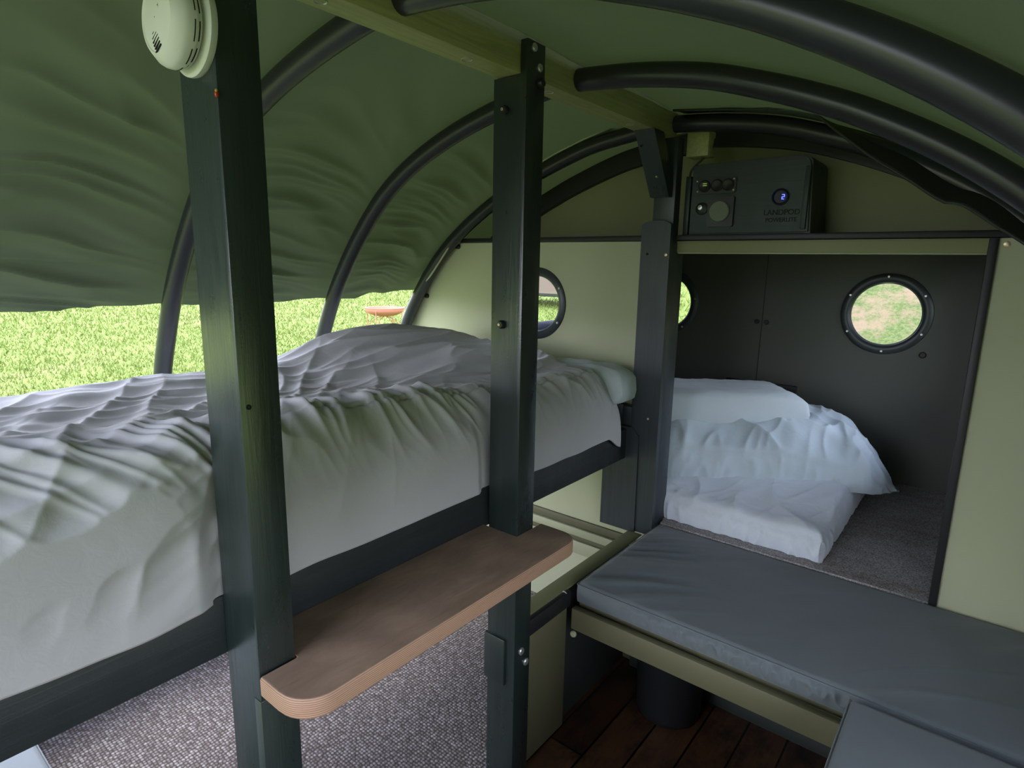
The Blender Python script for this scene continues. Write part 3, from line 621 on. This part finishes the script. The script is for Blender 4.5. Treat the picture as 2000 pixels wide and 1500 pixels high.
# cross section: u 0..0.10 far drop, 0.10..0.62 top, 0.62..1 near face
x = np.where(U < .08, -2.285 + .03 * U / .08, np.where(U < .64, -2.255 + (U - .08) / .56 * (.955), -1.30 + .10 * np.sin(np.clip((U - .64) / .36, 0, 1) * math.pi / 2) ** .8))
tt = np.clip((U - .08) / .56, 0, 1)
ztop = far * (1 - sstep(0, .5, tt)) + mid_ * sstep(0, .5, tt) * (1 - sstep(.5, 1, tt)) + ridge * sstep(.5, 1, tt)
dn = np.clip((U - .64) / .36, 0, 1)
hemv = -.712 + .020 * noise(V * 2.2, 3.3) + .012 * noise(V * 6, 1.3) + .02 * sstep(.5, .3, V) * 0
z = np.where(U < .08, far - .34 * (1 - U / .08) ** 1.5, ztop)
z = np.where(U >= .64, ridge + (hemv - ridge) * (dn ** 1.55), z)
# right end of the duvet sags away towards the head
# wrinkles
wn = noise(V * 1.7, U * 2.2, 5.)
topm = sstep(.05, .12, U) * (1 - sstep(.56, .70, U))
nf = sstep(.56, .645, U) * (1 - sstep(.66, .90, U))       # gathers beneath the crest
left = 1 - sstep(.45, .75, V)
# long folds over the crest, fanning down on the near side
q1 = V * 9.0 + (U - .6) * -3.2 * (1 + left * 1.6) + 1.1 * wn
g1 = ridged(q1 * .95, U * 2.0, .3) ** 2.0 - .35
g2 = ridged(q1 * 2.1 + 3, U * 3.0, 2.3) ** 1.6 - .4
# sweeping folds near the camera
q2 = (U * 7.5 + V * 2.4 + .8 * wn); g3 = ridged(q2, V * .9, 7.) ** 1.8 - .35
# stretched folds on the top surface, running along the bed
q3 = U * 17 + 1.3 * np.sin(V * 2.1 + 1) + 1.4 * wn; g4 = ridged(q3 * .62, V * 1.1 + 2, 3.) ** 2.2 - .3
g5 = ridged(U * 8 + V * 6.5, V * 1.2 - U * 2, 8.) ** 2 - .3
g6 = noise(U * 30, V * 14, 1.)
head = sstep(1.1, 1.6, V)
D = nf * (.025 * g1 + .013 * g2) + left * sstep(.30, .5, U) * (1 - sstep(.86, 1.02, U)) * .036 * g3 + left * sstep(.45, .6, U) * (1 - sstep(.75, 1.02, U)) * .010 * ridged(q2 * 2.2 + 4, V * 1.6, 5.) ** 1.6 + topm * (.015 * g4 * (.5 + head) + .014 * g5 * (1 - head) + .0015 * g6)
q5 = (V + .28 * (U - .62)) * 6.5 + .9 * noise(V * 2.1, U * 1.7, 11.) + 2.2 * (U - .6) ** 2
D += sstep(.60, .72, U) * (1 - sstep(.90, 1.0, U)) * (.35 + .65 * left) * .011 * (ridged(q5, U * 1.2, 12.) ** 3 - .2)
D += topm * .009 * (ridged(U * 13 + 1.2 * noise(V * 2.6, U * 3, 15.), V * 1.5, 14.) ** 3 - .15)
D += .006 * noise(U * 5, V * 3, 4.) + .0012 * noise(U * 22, V * 16, 6.) * sstep(.1, .2, U)
crease = -np.exp(-((U - (.66 + .02 * noise(V * 2, 1.))) / .012) ** 2) * .008 * sstep(.5, .9, V)
gxu = np.gradient(x, axis=0); gzu = np.gradient(z, axis=0); ln = np.hypot(gxu, gzu) + 1e-9; nx_, nz_ = -gzu / ln, gxu / ln
x = x + nx_ * (D + crease); z = z + nz_ * (D + crease)
# keep it behind the posts
x = np.minimum(x, -1.198 + .012 * 0)
between = np.maximum(sstep(.605, .66, V) * (1 - sstep(1.32, 1.36, V)), np.maximum(sstep(1.445, 1.5, V), 1 - sstep(.47, .525, V)))
x = x + between * sstep(.72, .9, U) * .018 * (1 + .6 * noise(V * 4, 2.))
# right hand end closes down
endk = sstep(2.12, 2.235, V); z = z - endk * .05 * sstep(.1, .3, U)
dv = grid('duvet', x, V, z, 'sheet', None, True, .006); tag(dv, 'rumpled grey cotton duvet covering the raised bunk', 'duvet')

def pillow(name, cx, cy, cz, lx, ly, h, mat, lab, rot=0, tilt=0, seed=1, flat=.0, par=None, pw=3.2):
    n = 70; a = np.linspace(-1, 1, n); A, B = np.meshgrid(a, a, indexing='ij')
    e = (1 - np.abs(A) ** pw) * (1 - np.abs(B) ** pw); e = np.clip(e, 0, 1) ** .24
    pin = 1 - .05 * (1 - A ** 2) * np.abs(B) ** 3; pin2 = 1 - .05 * (1 - B ** 2) * np.abs(A) ** 3
    wr = (.05 * noise(A * 3 + seed, B * 3) + .022 * (ridged(A * 6, B * 2, seed) ** 2) * (1 - e * .3) + .012 * noise(A * 14, B * 14, seed))
    X = A * lx / 2 * pin2; Y = B * ly / 2 * pin
    Zt = h * .62 * e * (1 + wr * 1.6) ; Zb = -h * .38 * e * (1 + flat)
    def tf(Xa, Ya, Za):
        c_, s_ = math.cos(rot), math.sin(rot); Za = Za + Xa * math.tan(tilt); return cx + Xa * c_ - Ya * s_, cy + Xa * s_ + Ya * c_, cz + Za
    v = []; 
    for Zq in (Zt, Zb): x_, y_, z_ = tf(X, Y, Zq); v.append(np.stack([x_, y_, z_], -1).reshape(-1, 3))
    V_ = np.vstack(v); i, j = np.meshgrid(np.arange(n - 1), np.arange(n - 1), indexing='ij'); q_ = (i * n + j).ravel()
    f = np.stack([q_, q_ + n, q_ + n + 1, q_ + 1], -1); f2 = np.stack([q_, q_ + 1, q_ + n + 1, q_ + n], -1) + n * n
    bm = bmesh.new(); me = bpy.data.meshes.new(name); me.from_pydata(V_.tolist(), [], f.tolist() + f2.tolist()); bm.from_mesh(me); bmesh.ops.remove_doubles(bm, verts=bm.verts, dist=1e-4); bm.to_mesh(me); bm.free()
    me.polygons.foreach_set('use_smooth', [True] * len(me.polygons)); o = link(name, me, mat, par)
    return tag(o, lab, 'pillow')
pillow('pillow', -1.405, 2.262, -.522, .50, .17, .17, 'pillow', 'white pillow end poking out beyond the duvet at the head of the bunk', seed=3)

# ------------------------------------------------------------------ STEP between posts
st = thing('wooden_step', 'worn brown plywood step notched around the two posts', 'step')
zs, th = -.823, .045
def rnd(cx, cy, r, a0, a1, n=8): return [(cx + r * math.cos(math.radians(a)), cy + r * math.sin(math.radians(a))) for a in np.linspace(a0, a1, n)]
lp = [(-1.195, .700), (-1.195, .608), (-1.1925, .607), (-1.048, .607), (-1.048, .520), (-1.0, .5195)] + rnd(-.975, .590, .072, -90, 0, 9)[1:] + rnd(-.962, 1.425, .06, 0, 90, 8) + [(-1.06, 1.487), (-1.055, 1.36), (-1.192, 1.36)]
lp = [(-1.192, .608), (-1.050, .608), (-1.050, .522), (-.985, .522)] + rnd(-.978, .597, .074, -80, 0, 9) + rnd(-.970, 1.425, .066, 0, 90, 8) + [(-1.055, 1.491), (-1.055, 1.359), (-1.192, 1.359)]
bm = bmesh.new(); f = bm.faces.new([bm.verts.new((a, b, zs)) for a, b in lp]); r = bmesh.ops.extrude_face_region(bm, geom=[f])
for v in r['geom']:
    if isinstance(v, bmesh.types.BMVert): v.co.z = zs - th
es = [e for e in bm.edges if abs(e.verts[0].co.z - e.verts[1].co.z) < 1e-6 and max(e.verts[0].co.x, e.verts[1].co.x) > -1.045]
bmesh.ops.bevel(bm, geom=es, offset=.006, segments=3, affect='EDGES', profile=.5); bmesh.ops.recalc_face_normals(bm, faces=bm.faces)
so = obj('step_board', bm, ['ply', 'plyedge'], st, 35)
for p in so.data.polygons: p.material_index = 0 if abs(p.normal.z) > .9 else 1
# ------------------------------------------------------------------ DIVIDER between bunk bay and aisle
dvd = thing('divider_panel', 'olive low partition between the bunk bay and the bench', 'partition')
box('panel', -1.128, -1.112, 1.706, 2.239, -H, -1.168, 'basewood', dvd, .001)  # recess part: under-bench shade put into its dark colour
box('panel', -1.135, -1.082, 1.452, 1.705, -H + .012, -1.168, 'bench', dvd, .003)
box('top_cap', -1.152, -1.085, 1.450, 2.30, -1.168, -1.160, 'olive', dvd, .003)
box('edge_trim', -1.086, -1.064, 1.450, 1.705, -1.222, -1.160, 'black', dvd, .008)
bm = bmesh.new(); tube(bm, spline([(-1.072, 1.70, -1.17), (-1.068, 1.68, -1.165), (-1.075, 1.672, -1.155), (-1.083, 1.675, -1.16)], 20), .0022, 8)
obj('hook', bm, 'steel', dvd, 60)

# ------------------------------------------------------------------ BENCH
bn = thing('bench', 'sage painted timber bench with an open front', 'bench')
box('seat_board', -1.055, .462, 1.745, 2.395, -1.240, -1.204, 'bench', bn, .003)
box('front_rail', -1.055, -.165, 1.692, 1.722, -1.305, -1.222, 'bench', bn, .004)
box('front_rail', -.165, .462, 1.64, 1.70, -1.305, -1.222, 'bench', bn, .004)
box('side_board', -.165, .462, -.5, 1.64, -1.232, -1.204, 'bench', bn, .003)
box('lower_rail', -1.060, .462, 2.20, 2.24, -H, -H + .07, 'basewood', bn, .004)
box('back_panel', -1.130, .462, 2.24, 2.262, -H, -1.232, 'bench', bn, 0)
box('side_panel', -.150, -.128, -.5, 1.64, -H, -1.232, 'bench', bn, .002)
pk(bn, 'bracket', -1.045, 1.70, -1.325, .012, 'cream_frame', 'y', .01, 'pale bracket tip')
def cushion(name, x0, x1, y0, y1, z0, z1, lab, seed, gather=None, folds=None):
    o = thing(name, lab, 'cushion'); w, d, h = x1 - x0, y1 - y0, z1 - z0
    nx, nyy = int(w / .008), int(d / .008); r = .012
    bm = bmesh.new(); px = np.linspace(0, 1, nx); py = np.linspace(0, 1, nyy)
    A, B = np.meshgrid(px, py, indexing='ij'); Xw = x0 + A * w; Yw = y0 + B * d
    ed = np.minimum(np.minimum(A * w, (1 - A) * w), np.minimum(B * d, (1 - B) * d)); rd = np.clip(ed / r, 0, 1)
    Zt = z1 - r * (1 - np.sqrt(1 - (1 - rd) ** 2)) + .006 * sstep(0, .15, ed)
    f = folds(Xw, Yw) if folds else 0
    Zt = Zt + f * sstep(0, .03, ed) + .002 * noise(Xw * 5 + seed, Yw * 5)
    v = np.stack([Xw, Yw, Zt], -1)
    me = bpy.data.meshes.new('top_cover'); i, j = np.meshgrid(np.arange(nx - 1), np.arange(nyy - 1), indexing='ij'); q_ = (i * nyy + j).ravel()
    me.from_pydata(v.reshape(-1, 3).tolist(), [], np.stack([q_, q_ + nyy, q_ + nyy + 1, q_ + 1], -1).tolist()); me.polygons.foreach_set('use_smooth', [True] * len(me.polygons)); link('top_cover', me, 'cushion', o)
    # side band
    per = [(x0 + t * w, y0, 0, -1, t * w) for t in np.linspace(0, 1, int(w / .004))] + [(x1, y0 + t * d, 1, 0, w + t * d) for t in np.linspace(0, 1, int(d / .006))] + [(x1 - t * w, y1, 0, 1, w + d + t * w) for t in np.linspace(0, 1, int(w / .006))] + [(x0, y1 - t * d, -1, 0, 2 * w + d + t * d) for t in np.linspace(0, 1, int(d / .006))]
    P = np.array(per); K = 14; t = np.linspace(0, 1, K); S_, T_ = np.meshgrid(P[:, 4], t, indexing='ij')
    g = .021 * (1 - T_) ** .6 * sstep(0, .08, 1 - T_ + .1) * (ridged(S_ * 26, T_ * .8, seed) ** 1.2) * sstep(.12, .3, S_) * (S_ < w) * sstep(0, .22, T_) if gather else 0 * S_
    out_ = .004 * np.sin(T_ * math.pi) - .002 + g
    X_ = P[:, 0:1] + P[:, 2:3] * out_; Y_ = P[:, 1:2] + P[:, 3:4] * out_; Z_ = z0 + (1 - T_) * (h - .010)
    grid('side_band', X_, Y_, Z_, 'cushion', o)
    bm = bmesh.new(); tube(bm, [(p[0] + p[2] * .001, p[1] + p[3] * .001, z1 - .008) for p in per[::3]], .0022, 6); obj('piping', bm, 'cushion', o, 60)
    bm = bmesh.new(); bx(bm, x0 + .004, x1 - .004, y0 + .004, y1 - .004, z0, z0 + .01); obj('base_cover', bm, 'cushion', o)
    return o
def folds1(Xw, Yw):
    a = (Xw * .75 + Yw * .66); b = (Xw * .66 - Yw * .75)
    k = ridged(b * 7 + .5 * noise(a * 2, b * 2), a * 1.1, 3.) ** 3
    kc = ridged((Yw * .9 - (Xw + 1.05) * .55) * 11 + .4 * noise(Xw * 3, Yw * 3), (Xw + Yw) * 1.0, 6.) ** 2.2
    m1 = 1 - sstep(-.95, -.45, Xw); m2 = sstep(-.35, -.05, Xw) * (1 - sstep(.15, .4, Xw))
    return .014 * (kc - .2) * m1 * sstep(2.4, 2.15, Yw) + .006 * k * m2 + .0018 * k + .004 * noise(Xw * 2.2, Yw * 2.2, 2.)
cushion('bench_cushion', -1.048, .455, 1.716, 2.388, -1.203, -1.127, 'long slate grey bench cushion lying in front of the sleeping nose', 2, True, folds1)
cushion('bench_cushion', -.160, .455, -.30, 1.662, -1.203, -1.108, 'slate grey bench cushion at the bottom right corner, butted against the long one', 5, None, lambda a, b: .003 * noise(a * 3, b * 3, 1.))
cushion('floor_cushion', -2.5, -1.62, -.45, .352, -H + .012, -1.52, 'grey cushion edge on the carpet in the bottom left corner', 8)

# waste bin under the bench
wb = thing('waste_bin', 'black round bin standing on the boards under the bench', 'bin')
bm = bmesh.new(); lathe(bm, [(.001, 0), (.105, 0), (.118, .012), (.124, .03), (.137, .40), (.140, .405), (.140, .412), (.134, .412), (.120, .03), (.001, .02)], (-.81, 2.055, -H), 'z', 48); obj('bin_body', bm, 'black', wb, 40)
bm = bmesh.new(); lathe(bm, [(.1405, -.006), (.1425, 0), (.1405, .006), (.139, .006)], (-.81, 2.055, -H + .40), 'z', 48); obj('rim', bm, 'blacksatin', wb, 40)

# ------------------------------------------------------------------ NOSE BEDDING
def slab(name, x0, x1, y0, y1, z0, ztop, mat, lab, cat, seed, wr=.01, rad=.05, nx=180, ny_=160, band=14, sidefold=.008, xwarp=None):
    """soft slab: heightfield top whose rim rolls down to z0"""
    A, B = np.meshgrid(np.linspace(-1, 1, nx), np.linspace(-1, 1, ny_), indexing='ij')
    # superellipse remap of the square: outermost rows become the vertical side
    def side(t): return np.clip(np.abs(t) / .86, 0, 1) * np.sign(t)
    sx, sy = side(A), side(B); Xw = (x0 + x1) / 2 + sx * (x1 - x0) / 2; Yw = (y0 + y1) / 2 + sy * (y1 - y0) / 2
    over = np.maximum(np.clip((np.abs(A) - .86) / .14, 0, 1), np.clip((np.abs(B) - .86) / .14, 0, 1))
    ed = np.minimum((1 - np.abs(sx)) * (x1 - x0) / 2, (1 - np.abs(sy)) * (y1 - y0) / 2)
    Zt = ztop(Xw, Yw); rr = np.clip(ed / rad, 0, 1); Zt = Zt - rad * .55 * (1 - np.sqrt(1 - (1 - rr) ** 2))
    per = np.where(np.abs(A) > np.abs(B), Yw, Xw)
    Z = Zt - over * (Zt - z0)
    f = ridged(per * 17 + .6 * noise(Xw * 4, Yw * 4), Z * 5, seed) ** 1.5
    o_ = sidefold * f * np.sin(np.clip(over, 0, 1) * math.pi * .5 + .35) * sstep(0, .3, over)
    o_ = o_ + .012 * np.sin(over * math.pi) * (over > 0)
    Xw = Xw + np.sign(A) * o_ * (np.abs(A) >= np.abs(B)); Yw = Yw + np.sign(B) * o_ * (np.abs(B) > np.abs(A))
    Z = Z + (1 - over) * (wr * (ridged(Xw * 5 + Yw * 3 + seed, Yw * 2 - Xw * 2, seed) ** 2) + wr * .4 * (ridged(Xw * 11 - Yw * 4, Yw * 4, seed + 1.) ** 2) - wr * .3)
    if xwarp: Xw, Yw, Z = xwarp(Xw, Yw, Z)
    o = grid(name, Xw, Yw, Z, mat, None, True); return tag(o, lab, cat)
slab('mattress', -1.54, -.405, 2.455, 3.45, -1.122, lambda X, Y: -.995 + .05 * sstep(2.5, 2.9, Y), 'towel', 'thin white sheeted mattress on the carpet of the sleeping nose', 'mattress', 3, .012, .05, 240, 180, sidefold=.014)
def dtop(U, V):      # U along the fold (27 degrees off the wall), V across it
    return -.775 + .065 * sstep(.02, .25, V) + .03 * sstep(.2, .5, V) - .05 * sstep(-.35, -.02, U) - .07 * sstep(-.06, .17, U)
def dwarp(U, V, Z):
    k = sstep(-.05, .17, U); V = V + .10 * k * (1 - V); a_ = math.radians(27.5)
    Z = Z - .05 * k; X = -.335 + U * math.cos(a_) - V * math.sin(a_); Y = 3.02 + U * math.sin(a_) + V * math.cos(a_)
    X = np.maximum(X, -1.575 - (Y - 2.43) * .29 + .02); return X, np.clip(Y, 2.465, 3.70 + .004 * np.sin(U * 20)), np.maximum(Z, -1.0)
slab('duvet', -1.40, .16, .0, .62, -.985, dtop, 'white', 'folded white duvet heaped on the mattress in the sleeping nose', 'duvet', 9, .030, .13, 260, 200, sidefold=.012, xwarp=dwarp)
pillow('pillow', -1.097, 3.00, -.693, .87, .42, .175, 'pillow', 'plump white pillow lying on the folded duvet in the sleeping nose', rot=.64, seed=6, pw=7)

# ------------------------------------------------------------------ POWER BOX on the ledge
pb = thing('power_box', 'dark teal control box with gauges standing on the black ledge', 'control box')
lp = [(-1.025, .131), (-1.025, .40)] + [(-1.0, .404), (-.64, .408)] + rnd(-.615, .372, .036, 90, 0, 7) + [(-.566, .131)]
plate('housing', [lp], 2.43, 2.66, 'box', pb)
plate('front_panel', [[(-1.02, .137), (-1.02, .398), (-.64, .402)] + rnd(-.618, .368, .034, 90, 0, 7) + [(-.572, .137)]], 2.418, 2.43, 'box', pb)
box('side_flange', -.598, -.580, 2.408, 2.419, .145, .365, 'box', pb, .003)
box('side_flange', -1.052, -1.030, 2.425, 2.50, .131, .362, 'box', pb, .003)
s_ = plate('socket_strip', [rrect(-1.0, -.842, .287, .347, .010)], 2.409, 2.418, 'blacksatin', pb)
for xx in (-.965, -.915, -.872):
    bm = bmesh.new(); lathe(bm, [(.023, 0), (.023, .006), (.020, .008), (.017, .006), (.001, .005)], (xx, 2.409, .317), 'y', 28); obj('gauge', bm, 'black', s_, 40)
box('digit_bar', -.970, -.955, 2.401, 2.404, .325, .327, 'gled', s_, 0); box('digit_bar', -.970, -.955, 2.401, 2.404, .318, .320, 'gled', s_, 0)
for xx, zz in ((-.996, .337), (-.993, .298), (-.850, .338), (-.850, .297)): pk(s_, 'screw', xx, 2.409, zz, .0035, 'steel', 'y', .003)
plate('switch_plate', [rrect(-.945, -.842, .160, .275, .008)], 2.402, 2.418, 'blacksatin', pb)
bm = bmesh.new(); lathe(bm, [(.040, 0), (.040, .008), (.037, .011), (.001, .012)], (-.895, 2.402, .218), 'y', 44); o = obj('speaker_disc', bm, 'disc', pb, 40); o['label'] = 'pale grey disc'
bm = bmesh.new(); lathe(bm, [(.024, 0), (.024, .008), (.018, .012), (.001, .012)], (-.972, 2.418, .232), 'y', 28); o = obj('socket', bm, 'black', pb, 40)
bm = bmesh.new(); lathe(bm, [(.010, 0), (.009, .006), (.001, .007)], (-.975, 2.406, .236), 'y', 20); obj('plug_tip', bm, 'steel', o, 40)
bm = bmesh.new(); lathe(bm, [(.030, 0), (.030, .010), (.026, .013), (.022, .006), (.001, .006)], (-.676, 2.418, .262), 'y', 36); gd = obj('voltmeter', bm, 'black', pb, 40)
for dx, dz, w_, h_ in ((-.002, .008, .008, .0022), (-.002, 0, .008, .0022), (-.002, -.008, .008, .0022), (.0025, .004, .0022, .009), (-.0055, -.004, .0022, .009), (.013, .004, .0022, .010), (.013, -.005, .0022, .010)):
    bm = bmesh.new(); bx(bm, -.664 + dx - w_ / 2, -.664 + dx + w_ / 2, 2.409, 2.411, .262 + dz - h_ / 2, .262 + dz + h_ / 2); obj('lit_digit', bm, 'led', gd)
text('lettering', 'LANDPOD', .027, (-.668, 2.4175, .207), 'dark', pb); text('lettering', 'POWERLITE', .021, (-.668, 2.4175, .180), 'dark', pb)
bm = bmesh.new(); tube(bm, spline([(-.955, 2.45, .500), (-.955, 2.44, .47), (-.985, 2.43, .43), (-1.03, 2.42, .38), (-1.036, 2.44, .33)], 40), .004, 8)
tag(obj('power_cable', bm, 'black', None, 60), 'thin black cable dropping from the hoop to the control box', 'cable')
tag(box('junction_block', -1.045, -.955, 2.39, 2.46, .43, .525, 'beam', None, .004), 'small olive block under the end of the ridge beam', 'block')
tag(kb('bolt_cap', -1.64, 2.70, .50, .014, 'black', '', ''), 'black bolt cap on the upper end wall left of the brace', 'bolt')
tag(kb('bolt_cap', -.59, 2.70, .494, .014, 'black', '', ''), 'black bolt cap on the upper end wall above the control box', 'bolt')
tag(kb('screw', -.001, 2.40, .088, .009, 'brass', '', '', None, 'y', .003), 'brass screw at the top of the right end wall', 'screw')
tag(kb('turn_button', -2.30, 2.40, .088, .013, 'black', '', '', None, 'y', .02), 'upper black turn button on the left edge of the end wall', 'turn button')
tag(kb('turn_button', -2.545, 2.40, -.185, .013, 'black', '', '', None, 'y', .02), 'lower black turn button on the left edge of the end wall', 'turn button')

# ------------------------------------------------------------------ set origins at the base of each thing, stand everything on the floor
def desc(o):
    r = [o]
    for c_ in o.children: r += desc(c_)
    return r
kids = {}
for o in bpy.data.objects: kids.setdefault(o.parent, []).append(o)
def walk(o):
    r = [o]
    for c_ in kids.get(o, []): r += walk(c_)
    return r
for o in kids[None]:
    if o.type in ('CAMERA', 'LIGHT'): continue
    ms = [d for d in walk(o) if d.type == 'MESH']
    pts = np.vstack([np.array([v.co[:] for v in d.data.vertices]) for d in ms]); lo_, hi_ = pts.min(0), pts.max(0)
    org = Vector(((lo_[0] + hi_[0]) / 2, (lo_[1] + hi_[1]) / 2, lo_[2]))
    for d in ms: d.data.transform(Matrix.Translation(-org))
    o.location = org + Vector((0, 0, H))
    if o.get('kind') == 'structure' and 'category' in o: del o['category']
